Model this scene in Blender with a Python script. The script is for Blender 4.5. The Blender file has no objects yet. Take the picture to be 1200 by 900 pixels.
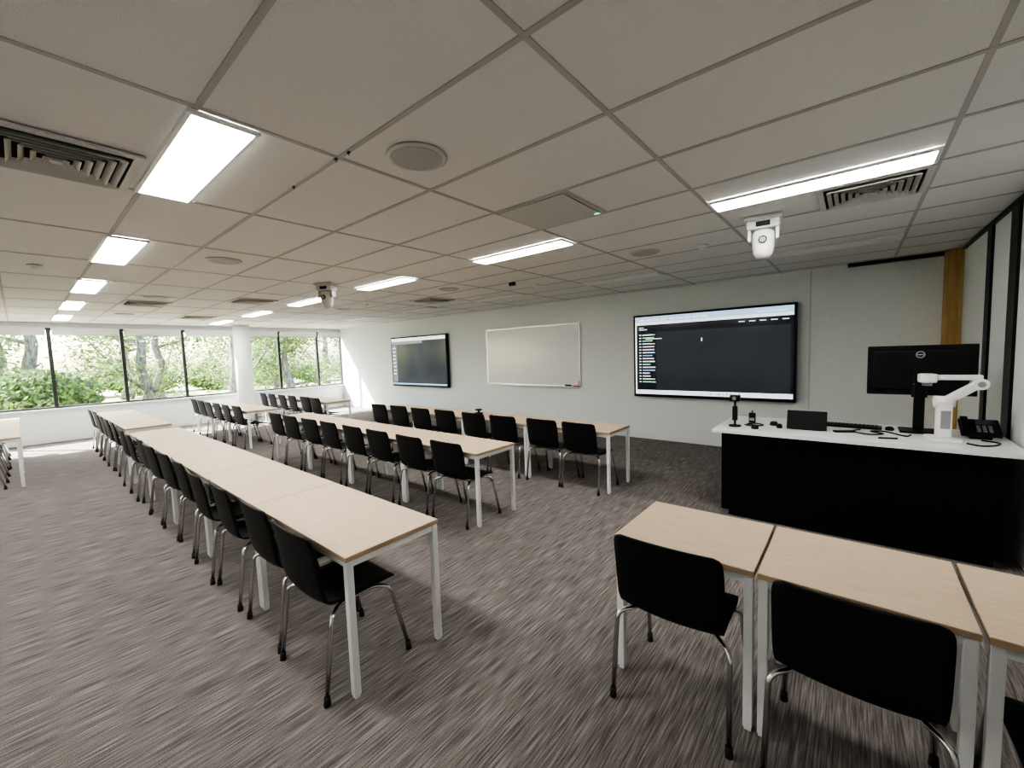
import bpy, bmesh, math, random
from mathutils import Vector, Matrix
random.seed(7)
S=bpy.context.scene
S.view_settings.view_transform='AgX'
try: S.view_settings.look='AgX - High Contrast'
except Exception: pass
S.view_settings.exposure=1.42

# ---------------- materials ----------------
def mat(name,col,rough=.5,metal=0.,emit=None,es=0.,spec=.5):
    m=bpy.data.materials.new(name); m.use_nodes=True
    b=m.node_tree.nodes['Principled BSDF']
    b.inputs['Base Color'].default_value=(*col,1); b.inputs['Roughness'].default_value=rough
    b.inputs['Metallic'].default_value=metal
    b.inputs['Specular IOR Level'].default_value=spec
    if emit: b.inputs['Emission Color'].default_value=(*emit,1); b.inputs['Emission Strength'].default_value=es
    return m
def noise_mat(name,c1,c2,scale=(1,1,1),nscale=5,rough=.6,bump=.0,detail=6,lo=.35,hi=.65,spec=.4):
    m=mat(name,c1,rough,spec=spec); nt=m.node_tree; N=nt.nodes; L=nt.links; b=N['Principled BSDF']
    tc=N.new('ShaderNodeTexCoord'); mp=N.new('ShaderNodeMapping'); mp.inputs['Scale'].default_value=scale
    nz=N.new('ShaderNodeTexNoise'); nz.inputs['Scale'].default_value=nscale; nz.inputs['Detail'].default_value=detail
    cr=N.new('ShaderNodeValToRGB'); cr.color_ramp.elements[0].position=lo; cr.color_ramp.elements[1].position=hi
    cr.color_ramp.elements[0].color=(*c1,1); cr.color_ramp.elements[1].color=(*c2,1)
    L.new(tc.outputs['Object'],mp.inputs[0]); L.new(mp.outputs[0],nz.inputs['Vector']); L.new(nz.outputs['Fac'],cr.inputs[0]); L.new(cr.outputs[0],b.inputs['Base Color'])
    if bump:
        bp=N.new('ShaderNodeBump'); bp.inputs['Strength'].default_value=bump; bp.inputs['Distance'].default_value=.01
        L.new(nz.outputs['Fac'],bp.inputs['Height']); L.new(bp.outputs[0],b.inputs['Normal'])
    return m
M_wall=noise_mat('wall_paint',(.73,.765,.765),(.77,.805,.80),nscale=40,rough=.75,bump=.02)
M_tile=noise_mat('ceiling_tile',(.72,.718,.71),(.84,.838,.83),nscale=260,rough=.95,bump=.15,detail=2)
M_grid=mat('grid_bar',(.48,.48,.47),.6)
M_birch=noise_mat('birch_laminate',(.59,.45,.31),(.66,.52,.37),scale=(2.5,30,30),nscale=3,rough=.45,detail=8)
M_edge=mat('table_edge',(.48,.36,.24),.5)
M_white=mat('white_powdercoat',(.80,.80,.79),.35)
M_blackpl=noise_mat('black_plastic',(.006,.006,.007),(.010,.010,.011),nscale=120,rough=.5,bump=.03,spec=.28)
M_chrome=mat('chrome',(.62,.62,.62),.2,1.)
M_foot=mat('foot_rubber',(.02,.02,.02),.7)
M_blk=mat('black_satin',(.008,.008,.009),.4,spec=.3)
M_frame=mat('window_frame_dark',(.03,.033,.035),.4)
M_light=mat('light_panel',(1,1,1),.5,emit=(1,.99,.97),es=14)
M_lightoff=mat('light_panel_off',(.85,.85,.83),.4)
M_desk=mat('desk_top_white',(.82,.82,.81),.3)
M_deskb=noise_mat('desk_body_black',(.004,.004,.005),(.006,.006,.007),nscale=30,rough=.5,spec=.18)
M_board=mat('whiteboard_surface',(.76,.79,.78),.18)
M_alu=mat('aluminium',(.6,.6,.6),.35,.9)
M_grill=mat('grille_grey',(.62,.61,.58),.5)
M_dark=mat('dark_void',(.02,.02,.02),.9)
M_wood=noise_mat('jamb_timber',(.42,.27,.10),(.55,.37,.16),scale=(12,12,1),nscale=3,rough=.5)
M_panel=noise_mat('operable_panel',(.66,.68,.68),(.71,.73,.73),nscale=60,rough=.8,bump=.03)
M_blind=mat('blind_fabric',(.72,.73,.72),.9)
M_plwhite=mat('plastic_white',(.80,.80,.78),.35)
M_plgrey=mat('plastic_grey',(.30,.30,.30),.4)

# carpet
def carpet():
    m=mat('carpet',(.2,.18,.17),.95,spec=.1); nt=m.node_tree; N=nt.nodes; L=nt.links; b=N['Principled BSDF']
    tc=N.new('ShaderNodeTexCoord')
    def nz(sc,ns,det,dist=0):
        mp=N.new('ShaderNodeMapping'); mp.inputs['Scale'].default_value=sc
        n=N.new('ShaderNodeTexNoise'); n.inputs['Scale'].default_value=ns; n.inputs['Detail'].default_value=det; n.inputs['Distortion'].default_value=dist
        L.new(tc.outputs['Object'],mp.inputs[0]); L.new(mp.outputs[0],n.inputs['Vector']); return n
    a=nz((60,2.3,1),2.2,3,.1); c=nz((1,1,1),240,2); d=nz((9,.9,1),1.3,3)
    ad=N.new('ShaderNodeMath'); ad.operation='MULTIPLY_ADD'; ad.inputs[1].default_value=.76
    L.new(a.outputs['Fac'],ad.inputs[0])
    m2=N.new('ShaderNodeMath'); m2.operation='MULTIPLY'; m2.inputs[1].default_value=.12; L.new(d.outputs['Fac'],m2.inputs[0]); L.new(m2.outputs[0],ad.inputs[2])
    ad2=N.new('ShaderNodeMath'); ad2.operation='MULTIPLY_ADD'; ad2.inputs[1].default_value=.36; L.new(c.outputs['Fac'],ad2.inputs[0]); L.new(ad.outputs[0],ad2.inputs[2])
    cr=N.new('ShaderNodeValToRGB'); e=cr.color_ramp.elements
    e[0].position=.47; e[0].color=(.100,.088,.081,1); e[1].position=.79; e[1].color=(.34,.316,.295,1)
    x=e.new(.62); x.color=(.192,.173,.160,1)
    L.new(ad2.outputs[0],cr.inputs[0]); L.new(cr.outputs[0],b.inputs['Base Color'])
    bp=N.new('ShaderNodeBump'); bp.inputs['Strength'].default_value=.3; bp.inputs['Distance'].default_value=.008
    L.new(ad2.outputs[0],bp.inputs['Height']); L.new(bp.outputs[0],b.inputs['Normal']); return m
M_carpet=carpet()

# ---------------- mesh builder ----------------
class MB:
    def __init__(s): s.bm=bmesh.new(); s.mats=[]
    def mi(s,m):
        if m not in s.mats: s.mats.append(m)
        return s.mats.index(m)
    def box(s,a,b,m,bev=0,rot=None,piv=None):
        x0,y0,z0=[min(p) for p in zip(a,b)]; x1,y1,z1=[max(p) for p in zip(a,b)]
        vs=[s.bm.verts.new(v) for v in ((x0,y0,z0),(x1,y0,z0),(x1,y1,z0),(x0,y1,z0),(x0,y0,z1),(x1,y0,z1),(x1,y1,z1),(x0,y1,z1))]
        k=s.mi(m); fs=[]
        for f in ((0,3,2,1),(4,5,6,7),(0,1,5,4),(1,2,6,5),(2,3,7,6),(3,0,4,7)):
            fc=s.bm.faces.new([vs[i] for i in f]); fc.material_index=k; fs.append(fc)
        if bev:
            es=list({e for f in fs for e in f.edges})
            r=bmesh.ops.bevel(s.bm,geom=es,offset=bev,segments=2,profile=.6,affect='EDGES')
            for f in r['faces']: f.material_index=k
            vs=list({v for f in r['faces'] for v in f.verts}|{v for v in vs if v.is_valid})
        if rot is not None:
            p=Vector(piv if piv else ((x0+x1)/2,(y0+y1)/2,(z0+z1)/2))
            for v in vs: v.co=p+rot@(v.co-p)
    def tube(s,path,r,m,n=10,cap=True):
        P=[Vector(p) for p in path]; k=s.mi(m); rings=[]
        R=r if isinstance(r,(list,tuple)) else [r]*len(P)
        up=None
        for i,p in enumerate(P):
            t=((P[min(i+1,len(P)-1)]-P[i]).normalized()+(P[i]-P[max(i-1,0)]).normalized()).normalized()
            if up is None:
                up=Vector((0,0,1)) if abs(t.z)<.9 else Vector((1,0,0))
            a=(up-t*up.dot(t)).normalized(); b=t.cross(a); up=a
            rings.append([s.bm.verts.new(p+R[i]*(math.cos(q)*a+math.sin(q)*b)) for q in [2*math.pi*j/n for j in range(n)]])
        for A,B in zip(rings,rings[1:]):
            for j in range(n):
                f=s.bm.faces.new((A[j],A[(j+1)%n],B[(j+1)%n],B[j])); f.material_index=k; f.smooth=True
        if cap:
            f=s.bm.faces.new(rings[0][::-1]); f.material_index=k
            f=s.bm.faces.new(rings[-1]); f.material_index=k
    def lathe(s,c,prof,m,n=24):   # prof: (r,z)
        k=s.mi(m); rings=[]
        for r,z in prof: rings.append([s.bm.verts.new((c[0]+r*math.cos(2*math.pi*j/n),c[1]+r*math.sin(2*math.pi*j/n),c[2]+z)) for j in range(n)])
        for A,B in zip(rings,rings[1:]):
            for j in range(n):
                f=s.bm.faces.new((A[j],A[(j+1)%n],B[(j+1)%n],B[j])); f.material_index=k; f.smooth=True
        f=s.bm.faces.new(rings[0][::-1]); f.material_index=k
        f=s.bm.faces.new(rings[-1]); f.material_index=k
    def quad(s,pts,m):
        f=s.bm.faces.new([s.bm.verts.new(p) for p in pts]); f.material_index=s.mi(m)
    def mesh(s,name,norm=True):
        if norm: bmesh.ops.recalc_face_normals(s.bm,faces=s.bm.faces[:])
        me=bpy.data.meshes.new(name); s.bm.to_mesh(me); s.bm.free()
        for m in s.mats: me.materials.append(m)
        return me
    def obj(s,name,loc=(0,0,0),rz=0,norm=True):
        return put(s.mesh(name,norm),name,loc,rz)
def put(me,name,loc=(0,0,0),rz=0):
    o=bpy.data.objects.new(name,me); o.location=loc; o.rotation_euler=(0,0,rz); S.collection.objects.link(o); return o

# ---------------- room dims ----------------
XW,XE,YN,YS,H=-13.9,.95,7.33,-5.0,2.7
b=MB(); b.box((XW-.1,YS-.1,-.1),(XE+.1,YN+.1,0),M_carpet); b.obj('floor')
b=MB(); b.box((XW-.1,YS-.1,H),(XE+.1,YN+.1,H+.15),M_tile); b.obj('ceiling')
b=MB(); b.box((XW-.1,YN,0),(XE+.1,YN+.15,H),M_wall); b.obj('wall_north')
b=MB(); b.box((XW-.1,YS-.15,0),(XE+.1,YS,H),M_wall); b.obj('wall_south')
b=MB(); b.box((XE,YS,0),(XE+.15,YN,H),M_panel); b.obj('wall_east')
SILL,HEAD=.76,2.58
b=MB(); b.box((XW-.15,YS,0),(XW,YN,SILL-.03),M_wall); b.box((XW-.15,YS,HEAD),(XW,YN,H),M_wall); b.box((XW-.17,YS,SILL-.03),(XW+.06,YN,SILL),M_white); b.obj('wall_west')
b=MB(); b.box((XW+.02,YN-.015,0),(XE,YN,.1),M_white,.003); b.obj('baseboard_north')
b=MB(); b.box((XW,YS,0),(XW+.015,YN-.02,.1),M_white,.003); b.obj('baseboard_west')
# east operable wall trims
for y0,y1 in ((2.9,3.1),(3.95,4.1),(4.93,5.13),(5.74,5.9)):
    b=MB(); b.box((XE-.02,y0,0),(XE,y1,H),M_blk,.003); b.obj('trim_east')
b=MB(); b.box((XE-.03,YS,H-.035),(XE,YN-.3,H-.005),M_blk,.003); b.obj('trim_track')
b=MB(); b.box((.815,7.10,0),(XE-.002,YN-.002,H-.01),M_wood,.004); b.box((.812,7.09,0),(.83,YN-.002,H-.01),M_wood,.002); b.obj('door_jamb')
b=MB(); b.box((-.1,YN-.10,H-.045),(.80,YN-.01,H-.005),M_blk,.003); b.obj('trim_north_track')
b=MB(); b.box((-.515,YN-.006,.1),(-.495,YN,H-.0),M_grill); b.obj('trim_north_joint')

# windows
ys=sorted(set([YS]+[.5+1.2*k for k in range(-4,6)]+[YN]))
def glassmat():
    m=bpy.data.materials.new('glass'); m.use_nodes=True; nt=m.node_tree; N=nt.nodes; N.clear()
    o=N.new('ShaderNodeOutputMaterial'); t=N.new('ShaderNodeBsdfTransparent'); t.inputs[0].default_value=(.93,.96,.95,1)
    g=N.new('ShaderNodeBsdfGlossy'); g.inputs['Roughness'].default_value=.02; mx=N.new('ShaderNodeMixShader'); mx.inputs[0].default_value=.04
    nt.links.new(t.outputs[0],mx.inputs[1]); nt.links.new(g.outputs[0],mx.inputs[2]); nt.links.new(mx.outputs[0],o.inputs[0]); return m
M_glass=glassmat()
for i,(a,c) in enumerate(zip(ys,ys[1:])):
    b=MB(); x0,x1=XW-.10,XW-.02; w=.032
    for s in ((a,a+w),(c-w,c)): b.box((x0,s[0],SILL),(x1,s[1],HEAD),M_frame)
    b.box((x0,a+w,SILL),(x1,c-w,SILL+.04),M_frame); b.box((x0,a+w,HEAD-.05),(x1,c-w,HEAD),M_frame)
    xm=(x0+x1)/2; b.quad([(xm,a+w,SILL+.04),(xm,c-w,SILL+.04),(xm,c-w,HEAD-.05),(xm,a+w,HEAD-.05)],M_glass)
    b.obj('window_%d'%(i+1))
    b=MB(); b.tube([(XW+.05,a+.04,HEAD-.01),(XW+.05,c-.04,HEAD-.01)],.032,M_blind,12)
    b.box((XW+.078,a+.05,HEAD-.16),(XW+.081,c-.05,HEAD-.01),M_blind); b.box((XW+.072,a+.05,HEAD-.18),(XW+.087,c-.05,HEAD-.16),M_alu)
    b.obj('roller_blind')
b=MB(); b.lathe((0,0,0),[(.21,0),(.21,H)],M_wall,40); b.obj('column',(-13.35,4.12,0))

# ---------------- ceiling grid & fixtures ----------------
GX=[.36-1.22*k for k in range(0,12)]
GY=[.55+.6*k for k in range(-9,12)]
b=MB()
for x in GX: b.box((x-.012,YS,H-.004),(x+.012,YN,H+.001),M_grid)
for y in GY: b.box((XW,y-.012,H-.0045),(XE,y+.012,H+.001),M_grid)
b.box((-1.485,2.35,H-.0042),(-1.461,2.95,H),M_grid)
b.obj('ceiling_grid')
def fixture(x0,y0,y1,on=True):
    x1=x0+1.19; b=MB(); f=.018
    m=M_light if on else M_lightoff
    b.box((x0,y0,H-.022),(x1,y0+f,H-.0048),M_white); b.box((x0,y1-f,H-.022),(x1,y1,H-.0048),M_white)
    b.box((x0,y0+f,H-.022),(x0+f,y1-f,H-.0048),M_white); b.box((x1-f,y0+f,H-.022),(x1,y1-f,H-.0048),M_white)
    b.box((x0+f,y0+f,H-.018),(x1-f,y1-f,H-.0048),m); b.obj('ceiling_light')
for k in (3,5,7,9,11):
    fixture(GX[k]+.015,.52,.79)
for k in (1,3,5,7,9,11):
    fixture(GX[k]+.015,3.29,3.535)
    if k in (1,3,5,7): fixture(GX[k]+.015,-2.3,-2.05)
for k in (1,3,5,7,9): fixture(GX[k]+.015,5.66,5.90,False)

def diffuser(x,y):
    b=MB(); z=H-.005
    def ring(h0,z0,h1,z1,m):
        A=[(-h0,-h0),(h0,-h0),(h0,h0),(-h0,h0)]; B=[(-h1,-h1),(h1,-h1),(h1,h1),(-h1,h1)]
        for i in range(4):
            j=(i+1)%4
            b.quad([(x+A[i][0],y+A[i][1],z0),(x+A[j][0],y+A[j][1],z0),(x+B[j][0],y+B[j][1],z1),(x+B[i][0],y+B[i][1],z1)],m)
    b.box((x-.285,y-.285,z-.004),(x+.285,y+.285,z),M_dark)
    ring(.292,z,.292,z-.014,M_grill); ring(.292,z-.014,.255,z-.014,M_grill); ring(.255,z-.014,.255,z-.002,M_grill)
    for k in range(6):
        h=.235-.038*k
        ring(h,z-.030,h-.022,z-.006,M_grill); ring(h,z-.030,h,z-.027,M_grill); ring(h,z-.027,h-.022,z-.004,M_grill)
    b.box((x-.02,y-.02,z-.03),(x+.02,y+.02,z-.004),M_grill)
    b.obj('air_diffuser',norm=False)
for x,y in ((-3.03,.20),(.06,3.86),(-9.1,1.45),(-6.1,5.05),(-7.9,2.65),(-11.3,2.65)): diffuser(x,y)
M_spk=noise_mat('speaker_mesh',(.42,.42,.42),(.55,.55,.55),nscale=300,rough=.7)
for x,y in ((-1.78,1.42),(-4.95,1.43),(-8.24,1.44),(-1.78,4.45),(-4.95,4.45),(-8.24,4.45),(-11.2,1.44)):
    b=MB(); b.lathe((0,0,0),[(.155,0),(.155,-.006),(.14,-.012),(.132,-.010)],M_grill,36); b.lathe((0,0,-.0095),[(.132,0),(.13,-.003)],M_spk,36)
    b.obj('ceiling_speaker',(x,y,H-.005))
b=MB(); b.box((-2.06,2.38,H-.014),(-1.50,2.92,H-.005),mat('return_panel',(.56,.56,.55),.6),.003); b.box((-1.54,2.88,H-.017),(-1.50,2.895,H-.014),mat('green_led',(.1,.8,.3),.4,emit=(.1,1,.3),es=.8)); b.obj('ceiling_access_panel')
for x,y in ((-6.3,.19),(-1.23,4.61),(-3.8,5.2),(-7.3,4.4)):
    b=MB(); b.lathe((0,0,0),[(.055,0),(.055,-.012),(.048,-.02),(.03,-.022),(.028,-.04),(.015,-.045)],M_plwhite,24); b.obj('smoke_detector',(x,y,H-.005))
for x,y in ((-2.09,1.14),(-1.98,1.15),(-2.60,1.14)):
    b=MB(); b.box((-.010,-.006,-.008),(.010,.006,0),M_blk,.002); b.tube([(0,0,-.006),(0,0,-.014),(.006,0,-.019)],.002,M_blk,6); b.obj('ceiling_hook',(x,y,H-.0046))
b=MB(); b.box((-.05,-.02,-.05),(.05,.02,0),M_blk,.004); b.tube([(0,-.02,-.03),(0,-.05,-.035)],.018,M_blk,12); b.obj('security_sensor',(-3.9,4.75,H-.0046))

def ptz(loc,rz,mw):
    b=MB()
    b.box((-.135,-.09,-.03),(.135,.09,0),mw,.008)
    b.box((-.115,-.075,-.10),(.115,.075,-.03),mw,.015)
    b.box((-.05,-.079,-.085),(.05,-.074,-.045),M_blk,.003)
    for s in (-1,1): b.box((s*.098-.012,-.045,-.19),(s*.098+.012,.045,-.09),mw,.010)
    b.lathe((0,0,-.12),[(.05,.02),(.076,0),(.082,-.03),(.078,-.12),(.070,-.17),(.05,-.205),(.02,-.215)],mw,28)
    b.tube([(0,-.072,-.19),(0,-.097,-.195)],.030,M_blk,20)
    b.tube([(0,-.095,-.195),(0,-.101,-.195)],.022,M_plgrey,20)
    b.obj('ptz_camera',loc,rz)
ptz((-.60,4.0,H-.0047),.1,M_plwhite); ptz((-5.6,2.80,H-.0047),.5,mat('plastic_silver',(.5,.49,.46),.35))

# ---------------- tables & chairs ----------------
def table_mesh(L,D=.565,Ht=.72):
    b=MB(); t=.025
    b.box((0.002,0,Ht-t),(L-.002,D,Ht-.0015),M_edge,.002)
    b.box((0.004,.002,Ht-.002),(L-.004,D-.002,Ht),M_birch)
    lg=.035; z=Ht-t
    for x in (.006,L-.006-lg):
        for y in (.006,D-.006-lg):
            b.box((x,y,.012),(x+lg,y+lg,z),M_white,.003); b.box((x+.004,y+.004,0),(x+lg-.004,y+lg-.004,.013),M_plwhite)
    for y in (.012,D-.012-.024): b.box((.04,y,z-.035),(L-.04,y+.024,z),M_white)
    for x in (.012,L-.012-.024): b.box((x,.04,z-.035),(x+.024,D-.04,z),M_white)
    return b.mesh('table')
T12=table_mesh(1.2); T6=table_mesh(.625)

def chair_mesh():
    b=MB()
    ctl=[(-.272,.820,.224,.014),(-.262,.760,.230,.019),(-.250,.690,.231,.021),(-.240,.620,.231,.021),(-.232,.560,.230,.021),(-.222,.500,.227,.020),(-.200,.458,.221,.019),(-.150,.437,.215,.016),(-.05,.432,.212,.013),(.05,.433,.214,.010),(.13,.440,.215,.006),(.19,.437,.208,.002),(.21,.422,.200,0)]
    def cr(p,i,t):
        n=len(p); a,b_,c,d=[p[max(0,min(n-1,i+o))] for o in (-1,0,1,2)]
        return [.5*((2*b_[k])+(-a[k]+c[k])*t+(2*a[k]-5*b_[k]+4*c[k]-d[k])*t*t+(-a[k]+3*b_[k]-3*c[k]+d[k])*t**3) for k in range(4)]
    pr=[]
    for i in range(len(ctl)-1):
        for t in ((0,.2,.4,.6,.8) if i==0 else (0,.5)): pr.append(cr(ctl,i,t))
    pr.append(list(ctl[-1]))
    s=[0]
    for p,q in zip(pr,pr[1:]): s.append(s[-1]+math.hypot(q[0]-p[0],q[1]-p[1]))
    nu=12; rows=[]; r=.03
    for i,p in enumerate(pr):
        d=min(s[i],s[-1]-s[i]); w=p[2]
        if d<r: w-= r-math.sqrt(max(0,r*r-(r-d)**2))
        q=pr[min(i+1,len(pr)-1)]; o=pr[max(i-1,0)]
        ty,tz=q[0]-o[0],q[1]-o[1]; l=math.hypot(ty,tz); ny,nz=-tz/l,ty/l
        row=[]
        for j in range(nu+1):
            u=-1+2*j/nu; k=p[3]*abs(u)**2.2
            row.append(b.bm.verts.new((u*w,p[0]+ny*k,p[1]+nz*k)))
        rows.append(row)
    fs=[]; k=b.mi(M_blackpl)
    for A,B in zip(rows,rows[1:]):
        for j in range(nu):
            f=b.bm.faces.new((A[j],A[j+1],B[j+1],B[j])); f.material_index=k; f.smooth=True; fs.append(f)
    bmesh.ops.recalc_face_normals(b.bm,faces=fs)
    bmesh.ops.solidify(b.bm,geom=fs,thickness=.009)
    for f in b.bm.faces: f.smooth=True; f.material_index=k
    def arc(pts,n=5):
        P=[Vector(p) for p in pts]; out=[P[0]]
        for i in range(1,len(P)-1):
            A,B,C=P[i-1],P[i],P[i+1]; d=min(.04,(B-A).length*.45,(C-B).length*.45)
            a=B+(A-B).normalized()*d; c=B+(C-B).normalized()*d
            for t in range(n+1):
                t/=n; out.append((1-t)**2*a+2*t*(1-t)*B+t*t*c)
        out.append(P[-1]); return out
    for sx in (-1,1):
        b.tube(arc([(sx*.250,-.235,.03),(sx*.243,-.185,.405),(sx*.17,-.11,.414),(sx*.17,.10,.416),(sx*.225,.16,.40),(sx*.245,.24,.03)]),.011,M_chrome,10)
        b.tube([(sx*.2502,-.2355,.0),(sx*.2498,-.2345,.045)],[.0165,.014],M_foot,10)
        b.tube([(sx*.2452,.2405,.0),(sx*.2448,.2395,.045)],[.0165,.014],M_foot,10)
    b.tube([(-.17,-.10,.412),(.17,-.10,.412)],.009,M_chrome,8); b.tube([(-.17,.09,.412),(.17,.09,.412)],.009,M_chrome,8)
    return b.mesh('chair')
CH=chair_mesh()
def chair(x,y,rz=0): put(CH,'chair',(x,y,0),rz)
def row(x_end,y,n,cy=.165,jit=.012):
    for i in range(n):
        put(T12,'table',(x_end-1.2*(i+1),y,0))
        for o in (.335,.895):
            chair(x_end-1.2*i-o+random.uniform(-jit,jit), y+cy+random.uniform(-.03,.005), random.uniform(-.035,.035))
row(-1.825,.915,5); row(-2.72,2.70,4); row(-2.12,4.22,4)
row(-8.40,.95,3); row(-8.85,2.72,3); row(-8.85,4.25,3); row(-9.0,-.62,3)
for i in range(2): put(T6,'small_table',(-.925+.632*i,1.88,0))
T6b=table_mesh(.60); put(T6b,'small_table',(.342,1.88,0))
chair(-.612,1.945,.02); chair(.02,1.92,-.02); chair(.60,1.85,.0)
b=MB(); b.lathe((0,0,0),[(.07,0),(.075,.01),(.06,.02),(.02,.025),(.012,.05),(.05,.055),(.06,.065),(.05,.075)],M_blk,24); b.obj('conference_microphone',(-4.55,4.6,.72))

# ---------------- whiteboard / TVs ----------------
b=MB(); x0,x1,z0,z1=-6.87,-4.28,.93,2.23; y=YN
b.box((x0+.02,y-.02,z0+.02),(x1-.02,y-.002,z1-.02),M_board)
for a,c in (((x0,z0),(x1,z0+.025)),((x0,z1-.025),(x1,z1)),((x0,z0+.025),(x0+.025,z1-.025)),((x1-.025,z0+.025),(x1,z1-.025))):
    b.box((a[0],y-.028,a[1]),(c[0],y-.001,c[1]),M_alu)
b.box((x0+.5,y-.10,z0-.012),(x1-.0,y-.02,z0+.002),M_alu,.002)
b.box((x1-.35,y-.08,z0+.002),(x1-.22,y-.04,z0+.035),M_blk,.004); b.tube([(x1-.15,y-.06,z0+.012),(x1-.03,y-.06,z0+.012)],.009,mat('marker_red',(.6,.03,.03),.4),8)
b.box((x1-.12,y-.05,z0+.03),(x1-.04,y-.028,z0+.10),M_plwhite,.003)
b.obj('whiteboard')

ES=.42
M_scr=mat('screen_dark',(.006,.007,.010),.12,emit=(.05,.055,.075),es=ES*.25)
M_scr2=mat('screen_grey',(.012,.014,.018),.15,emit=(.08,.09,.11),es=ES*.6)
M_bar=mat('screen_bar',(.2,.3,.4),.3,emit=(.42,.58,.78),es=ES)
M_barw=mat('screen_taskbar',(.5,.5,.5),.3,emit=(.75,.82,.92),es=ES)
M_tx=[mat('text_'+n,c,.4,emit=c,es=ES) for n,c in (('w',(.7,.72,.75)),('b',(.25,.4,.75)),('y',(.6,.58,.35)),('r',(.6,.25,.2)),('g',(.3,.6,.4)))]
M_win=mat('screen_win',(.006,.007,.010),.15,emit=(.08,.09,.11),es=ES*.36)
def tv(name,x0,x1,z0,z1,big):
    b=MB(); yf=YN-.11; W=x1-x0; Hh=z1-z0
    b.box((x0,yf,z0),(x1,YN-.03,z1),M_blk,.008)
    b.box((x0+W*.3,YN-.03,z0+.3),(x1-W*.3,YN-.002,z1-.3),M_blk)
    e=.035; a0,a1,c0,c1=x0+e,x1-e,z0+e+.015,z1-e
    yy=yf-.001
    b.box((a0,yy-.001,c0),(a1,yf,c1),M_scr if big else M_scr2)
    w=a1-a0; h=c1-c0
    def r(u0,v0,u1,v1,m,l=1): b.box((a0+u0*w,yy-.001-.0008*l,c0+v0*h),(a0+u1*w,yy-.001,c0+v1*h),m)
    if big:
        r(0,.93,1,1,M_bar); r(0,.895,1,.93,M_barw); r(0,0,1,.055,M_barw); r(0,.055,.012,.895,M_barw)
        for k in range(9): r(.03+.055*k,.945,.075+.055*k,.965,M_tx[0],2)
        r(.80,.95,.97,.962,M_tx[0],2)
        for k in range(9): r(.50+.025*k,.015,.515+.025*k,.04,M_tx[random.choice((1,2,3,4))],2)
        r(.03,.83,.09,.842,M_tx[0],2)
        for u in (.03,.70,.76,.82,.88,.94): r(u,.855,u+.035,.866,M_tx[0],2)
        for k in range(17):
            v=.76-.038*k; r(.03,v,.045,v+.014,M_tx[0],2); r(.055,v,.055+random.uniform(.05,.10),v+.014,M_tx[random.choice((0,0,1,0,4))],2)
            if k%3==0: r(.12,v,.15,v+.012,M_tx[random.choice((1,4,2))],2)
        r(.08,.71,.2,.72,M_tx[0],2)
        r(.47,.66,.478,.70,M_tx[0],2)
        r(.16,.06,.985,.80,M_win,1)
    else:
        r(0,.93,1,1,M_barw); r(0,.0,1,.03,M_bar); r(0,.87,.6,.93,mat('scr_mid',(.1,.1,.1),.3,emit=(.4,.42,.45),es=ES*.6))
        r(.01,.05,.10,.86,mat('scr_mid2',(.1,.1,.1),.3,emit=(.25,.3,.4),es=ES*.6))
        for k in range(8): r(.02,.78-.08*k,.08,.80-.08*k,M_tx[0],2)
    b.obj(name)
tv('wall_display',-3.11,-.65,.79,2.25,True)
tv('wall_display',-10.72,-8.23,.80,2.23,False)
b=MB(); b.box((-5.02,YN-.012,.28),(-4.9,YN,.36),M_plwhite,.003); b.obj('power_outlet')

# ---------------- lectern desk ----------------
b=MB(); zt=.86; dx0,dx1,dy0,dy1=-1.05,.93,4.27,5.20
b.box((dx0,dy0,zt-.035),(dx1,dy1,zt),M_desk,.004)
bx0,bx1=-.985,.835
b.box((bx0,dy0+.07,.06),(bx1,dy1-.15,zt-.036),M_deskb,.004)
b.box((bx0+.06,dy0+.10,0),(bx1-.04,dy1-.2,.061),M_blk)
for x in (bx0+.62,bx0+1.25): b.box((x-.003,dy0+.066,.07),(x+.003,dy0+.072,zt-.045),M_blk)
for x in (bx0+.10,bx0+.52,bx0+.72,bx0+1.15,bx0+1.35,bx1-.1):
    for z in (.16,.68): b.tube([(x,dy0+.071,z),(x,dy0+.064,z)],.010,M_blk,12)
b.obj('lectern_desk')
b=MB(); mx,my=.43,4.98
b.box((-.34,-.022,.315),(.34,.0,.745),M_blk,.006)
b.box((-.30,-.042,.36),(.30,-.02,.70),M_blackpl,.012)
b.box((-.325,.0,.33),(.325,.002,.735),M_scr)
b.box((-.05,-.075,.30),(.05,-.04,.56),M_blackpl,.008); b.box((-.035,-.085,.02),(.035,-.055,.5),M_blk,.008)
b.box((-.12,-.17,.0),(.12,.06,.018),M_blk,.006)
ring=[(.026*math.cos(t*math.pi/12),-.0445,.665+.026*math.sin(t*math.pi/12)) for t in range(25)]
b.tube(ring,.0025,M_plwhite,6)
for k in range(4): b.box((-.017+.0095*k,-.0445,.660),(-.011+.0095*k,-.042,.670),M_plwhite)
for k in range(4): b.box((-.04+.022*k,-.079,.41),(-.026+.022*k,-.074,.418),M_plgrey)
b.obj('computer_monitor',(mx,my,zt))
b=MB()
b.box((-.085,-.11,0),(.085,.11,.03),M_plwhite,.01)
b.box((-.04,-.045,.03),(.04,.045,.30),M_plwhite,.012)
b.box((-.028,-.048,.10),(.028,-.044,.24),M_plgrey,.002)
b.tube([(-.055,0,.305),(.055,0,.305)],.045,M_plwhite,20)
R=Matrix.Rotation(math.radians(52),3,'Y')
b.box((-.03,-.03,.28),(.03,.03,.54),M_plwhite,.012,rot=R,piv=(0,0,.305))
b.tube([(.185,-.045,.445),(.185,.045,.445)],.042,M_plwhite,20)
b.tube([(.185,-.047,.445),(.185,.047,.445)],.022,M_plgrey,20)
b.box((-.10,-.028,.475),(.20,.028,.515),M_plwhite,.012)
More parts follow.
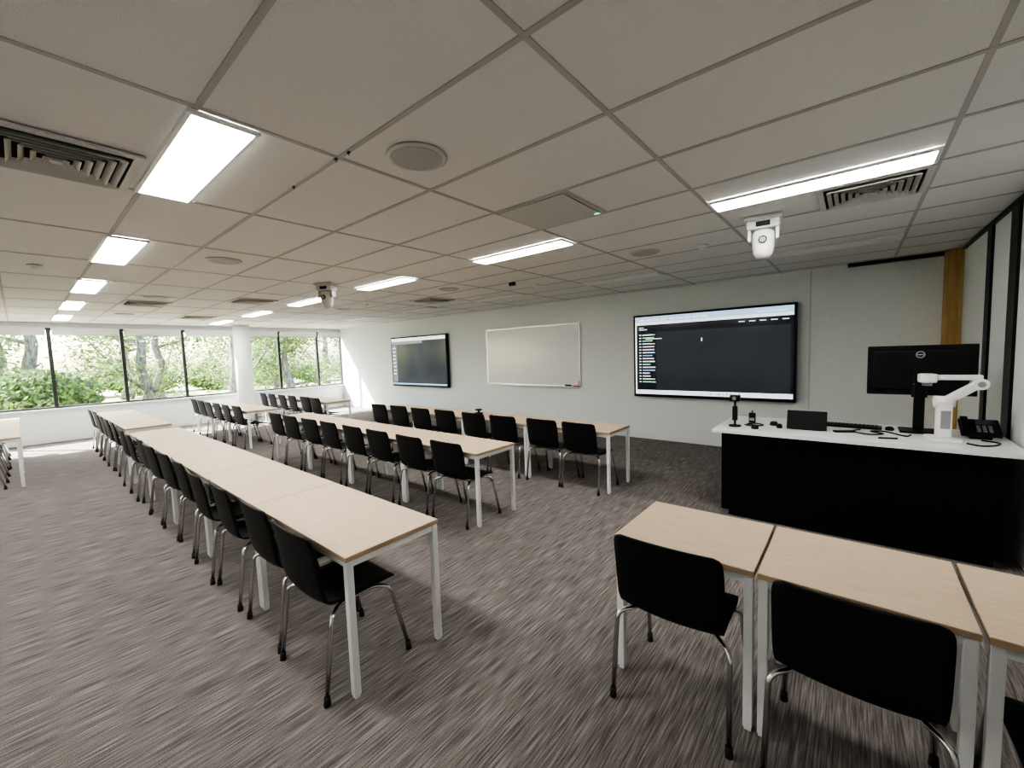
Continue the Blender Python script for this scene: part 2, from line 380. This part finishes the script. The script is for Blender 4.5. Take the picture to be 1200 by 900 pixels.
b.box((-.15,-.045,.455),(-.05,.045,.525),M_plwhite,.014)
b.tube([(-.10,0,.46),(-.10,0,.43)],[.032,.028],M_plgrey,20)
b.obj('document_camera',(.54,4.58,zt),.15)
b=MB(); R=Matrix.Rotation(math.radians(28),3,'X')
b.box((-.11,-.10,.02),(.11,.10,.05),M_blackpl,.008,rot=R,piv=(0,-.10,.01))
b.box((-.06,-.09,0),(.06,.06,.035),M_blk)
b.box((-.105,-.09,.055),(-.06,.09,.085),M_blackpl,.012,rot=R,piv=(0,-.10,.01))
b.box((-.02,.02,.048),(.09,.085,.054),M_scr,rot=R,piv=(0,-.10,.01))
for i in range(3):
    for j in range(4): b.box((-.02+.032*i,-.07+.022*j,.049),(.0+.032*i,-.057+.022*j,.054),M_plgrey,rot=R,piv=(0,-.10,.01))
b.obj('desk_phone',(.77,4.85,zt))
b=MB(); R=Matrix.Rotation(math.radians(-18),3,'X')
b.box((-.15,-.012,.0),(.15,.012,.175),M_blk,.006,rot=R,piv=(0,0,0)); b.box((-.12,.0,-.004),(.12,.10,.02),M_blk,.005); b.obj('touch_panel',(-.33,4.58,zt+.004))
b=MB(); b.box((-.22,-.07,.006),(.22,.07,.022),M_blk,.004)
for i in range(14):
    for j in range(4): b.box((-.205+.029*i,-.055+.028*j,.022),(-.182+.029*i,-.032+.028*j,.028),M_blackpl)
b.box((-.2,-.05,0),(.2,.05,.007),M_foot); b.obj('keyboard',(-.02,4.93,zt),-.05)
b=MB(); b.lathe((0,0,0),[(.028,0),(.032,.01),(.028,.025),(.015,.034),(.004,.036)],M_blk,20); b.obj('computer_mouse',(.25,4.90,zt))
def cable(name,pts):
    b=MB(); P=[Vector(p) for p in pts]; out=[]
    for i in range(len(P)-1):
        a,q,c,d=P[max(0,i-1)],P[i],P[i+1],P[min(len(P)-1,i+2)]
        for t in range(6):
            t/=6; out.append(.5*((2*q)+(-a+c)*t+(2*a-5*q+4*c-d)*t*t+(-a+3*q-3*c+d)*t**3))
    out.append(P[-1]); b.tube(out,.006,M_blk,8); b.obj(name)
z=zt+.006
cable('cable',[(.05,4.80,z),(.0,4.68,z),(.1,4.58,z),(.2,4.66,z),(.12,4.74,z),(.22,4.78,z),(.33,4.62,z),(.37,4.70,z)])
cable('cable',[(-.83,4.60,z),(-.75,4.55,z),(-.68,4.65,z),(-.75,4.72,z),(-.82,4.66,z),(-.70,4.60,z)])
cable('cable',[(.66,4.50,z),(.72,4.44,z),(.80,4.50,z),(.84,4.62,z),(.76,4.68,z)])
b=MB(); b.lathe((0,0,0),[(.055,0),(.055,.012),(.02,.018)],M_blk,24); b.tube([(0,0,.015),(0,0,.25)],.010,M_blk,12); b.box((-.045,-.03,.25),(.045,.03,.31),M_blackpl,.012); b.tube([(0,-.03,.28),(0,-.045,.28)],.02,M_chrome,16)
b.box((-.02,-.025,.06),(.02,.025,.20),M_blackpl,.006); b.obj('webcam_on_stand',(-.90,4.50,zt))
for x,y,r in ((-.72,4.45,.03),(-.60,4.72,.035),(-.54,4.60,.025)):
    b=MB(); b.lathe((0,0,0),[(r,0),(r*1.05,.01),(r*.8,.035),(r*.3,.04)],M_blk,20); b.obj('wireless_dongle',(x,y,zt))
b=MB(); b.box((-.03,-.02,0),(.03,.02,.10),M_blk,.006); b.box((-.022,-.022,.02),(.022,-.0195,.05),M_plgrey); b.tube([(0,0,.098),(0,0,.125)],.006,M_blk,8); b.obj('wireless_microphone_pack',(-.80,4.80,zt))
b=MB(); b.tube([(-.06,0,.007),(.06,0,.007)],.007,M_blk,8); b.obj('marker_pen',(.22,4.46,zt),.3)
b=MB(); b.box((-.08,-.02,0),(.08,.02,.018),M_blk,.006)
for k in range(5): b.box((-.06+.026*k,-.006,.018),(-.048+.026*k,.006,.021),M_plgrey)
b.obj('remote_control',(-.06,4.62,zt),.5)

# ---------------- outdoors ----------------
M_grass=noise_mat('grass',(.17,.22,.09),(.36,.36,.20),nscale=2,rough=.9)
M_road=noise_mat('asphalt',(.32,.32,.32),(.40,.40,.39),nscale=20,rough=.9)
def leafmat(n,c1,c2):
    m=noise_mat(n,c1,c2,nscale=1.5,rough=.6); nt=m.node_tree; N=nt.nodes
    t=N.new('ShaderNodeBsdfTranslucent'); mx=N.new('ShaderNodeMixShader'); mx.inputs[0].default_value=.4
    o=N['Material Output']; pb=N['Principled BSDF']; src=pb.inputs['Base Color'].links[0].from_socket
    nt.links.new(src,t.inputs[0]); nt.links.new(pb.outputs[0],mx.inputs[1]); nt.links.new(t.outputs[0],mx.inputs[2]); nt.links.new(mx.outputs[0],o.inputs[0]); return m
M_leaf=[leafmat('leaf_a',(.13,.22,.055),(.29,.38,.12)),leafmat('leaf_b',(.06,.10,.04),(.16,.20,.09))]
M_bark=noise_mat('bark',(.10,.08,.065),(.30,.26,.22),scale=(4,4,1),nscale=4,rough=.9)
b=MB(); b.box((-90,-50,-.5),(XW-.2,70,-.3),M_grass); b.obj('lawn')
b=MB(); b.box((-31,-50,-.3),(-25.5,70,-.28),M_road); b.obj('road')
def tree_mesh(seed,h,n,spread):
    rnd=random.Random(seed); b=MB(); cl=[]
    pts=[Vector((0,0,0))]
    for i in range(5): pts.append(pts[-1]+Vector((rnd.uniform(-.25,.25),rnd.uniform(-.3,.3),h*.14)))
    b.tube(pts,[.24,.20,.17,.14,.11,.07],M_bark,8)
    for k in range(10):
        st=pts[rnd.randint(1,5)]; a=rnd.uniform(0,6.28); d=Vector((math.cos(a)*spread*rnd.uniform(.5,1),math.sin(a)*spread*rnd.uniform(.5,1),h*rnd.uniform(.05,.35)))
        mid=st+d*.5+Vector((0,0,-.1*spread)); e=st+d
        b.tube([st,mid,e],[.07,.045,.015],M_bark,6); cl+= [e,mid,st+d*.8]
    k0=b.mi(M_leaf[0]); k1=b.mi(M_leaf[1])
    for i in range(n):
        c=rnd.choice(cl); p=c+Vector((rnd.gauss(0,.40),rnd.gauss(0,.40),rnd.gauss(-.1,.32)))
        u=Vector((rnd.uniform(-1,1),rnd.uniform(-1,1),rnd.uniform(-1,1))).normalized(); v=u.orthogonal().normalized()
        l=rnd.uniform(.06,.11); w=l*.42
        f=b.bm.faces.new([b.bm.verts.new(q) for q in (p-u*l,p+v*w,p+u*l,p-v*w)]); f.material_index=k0 if rnd.random()<.6 else k1
    return b.mesh('gum_tree',False)
TM=[tree_mesh(s,h,4200,sp) for s,h,sp in ((1,5.5,1.6),(2,6.5,2.0),(3,4.6,1.8))]
def bush_mesh(seed,n=6000):
    rnd=random.Random(seed); b=MB(); ks=[b.mi(M_leaf[0]),b.mi(M_leaf[1])]
    for i in range(6):
        a=rnd.uniform(0,6.28); b.tube([(0,0,0),(math.cos(a)*.3,math.sin(a)*.3,.6),(math.cos(a)*.8,math.sin(a)*.8,1.3)],[.03,.02,.01],M_bark,6)
    for i in range(n):
        d=Vector((rnd.gauss(0,1),rnd.gauss(0,1),rnd.gauss(0,1))).normalized()*(rnd.uniform(.3,1)**.4)
        p=Vector((d.x*1.5,d.y*1.9,1.15+d.z*1.15)); u=Vector((rnd.uniform(-1,1),rnd.uniform(-1,1),rnd.uniform(-1,1))).normalized(); v=u.orthogonal().normalized()
        l=rnd.uniform(.06,.12); w=l*.5
        f=b.bm.faces.new([b.bm.verts.new(q) for q in (p-u*l,p+v*w,p+u*l,p-v*w)]); f.material_index=rnd.choice(ks)
    return b.mesh('shrub',False)
BM=[bush_mesh(5),bush_mesh(6)]
rn=random.Random(3)
for k in range(7):
    put(rn.choice(TM),'gum_tree',(-20+rn.uniform(-1.5,1.5),-2+2.6*k+rn.uniform(-.5,.5),-.3),rn.uniform(0,6))
for k in range(7):
    put(rn.choice(TM),'gum_tree',(-24+rn.uniform(-1,.5),-5+4.6*k,-.3),rn.uniform(0,6))
for k in range(7):
    o=put(rn.choice(TM),'gum_tree',(-34+rn.uniform(-1,1),-8+6*k,-.3),rn.uniform(0,6)); o.scale=(1.4,1.4,1.2)
for x,y,s in ((-17.0,.2,.85),):
    o=put(BM[0],'shrub',(x,y,-.3),1); o.scale=(s,s,s)
for k in range(12): 
    o=put(BM[k%2],'shrub',(-38,-10+3.9*k,-.3),rn.uniform(0,6)); o.scale=(1.2,1.2,.8)

# ---------------- world, sun, camera ----------------
w=bpy.data.worlds.new('world'); S.world=w; w.use_nodes=True; nt=w.node_tree
bg=nt.nodes['Background']; sk=nt.nodes.new('ShaderNodeTexSky'); sk.sky_type='NISHITA'; sk.sun_disc=False; sk.sun_elevation=math.radians(47); sk.sun_rotation=math.radians(235); sk.dust_density=3
nt.links.new(sk.outputs[0],bg.inputs[0]); bg.inputs[1].default_value=.75
sl=bpy.data.lights.new('sun','SUN'); sl.energy=16; sl.angle=.009; sl.color=(1,.96,.9); so=bpy.data.objects.new('sun',sl); S.collection.objects.link(so)
so.rotation_euler=Vector((1,.7,-1.15)).to_track_quat('-Z','Y').to_euler()
a,p,ro=.6962,.0752,-.0344
f=Vector((-math.sin(a)*math.cos(p),math.cos(a)*math.cos(p),-math.sin(p))); r0=Vector((math.cos(a),math.sin(a),0)); u0=r0.cross(f)
r=math.cos(ro)*r0+math.sin(ro)*u0; u=-math.sin(ro)*r0+math.cos(ro)*u0
cd=bpy.data.cameras.new('camera'); co=bpy.data.objects.new('camera',cd); S.collection.objects.link(co)
mt=Matrix((r,u,-f)).transposed().to_4x4(); mt.translation=Vector((0,0,1.6585)); co.matrix_world=mt
cd.sensor_fit='HORIZONTAL'; cd.sensor_width=36; cd.lens=36*481.88/1200; cd.clip_start=.02; cd.clip_end=500
S.camera=co
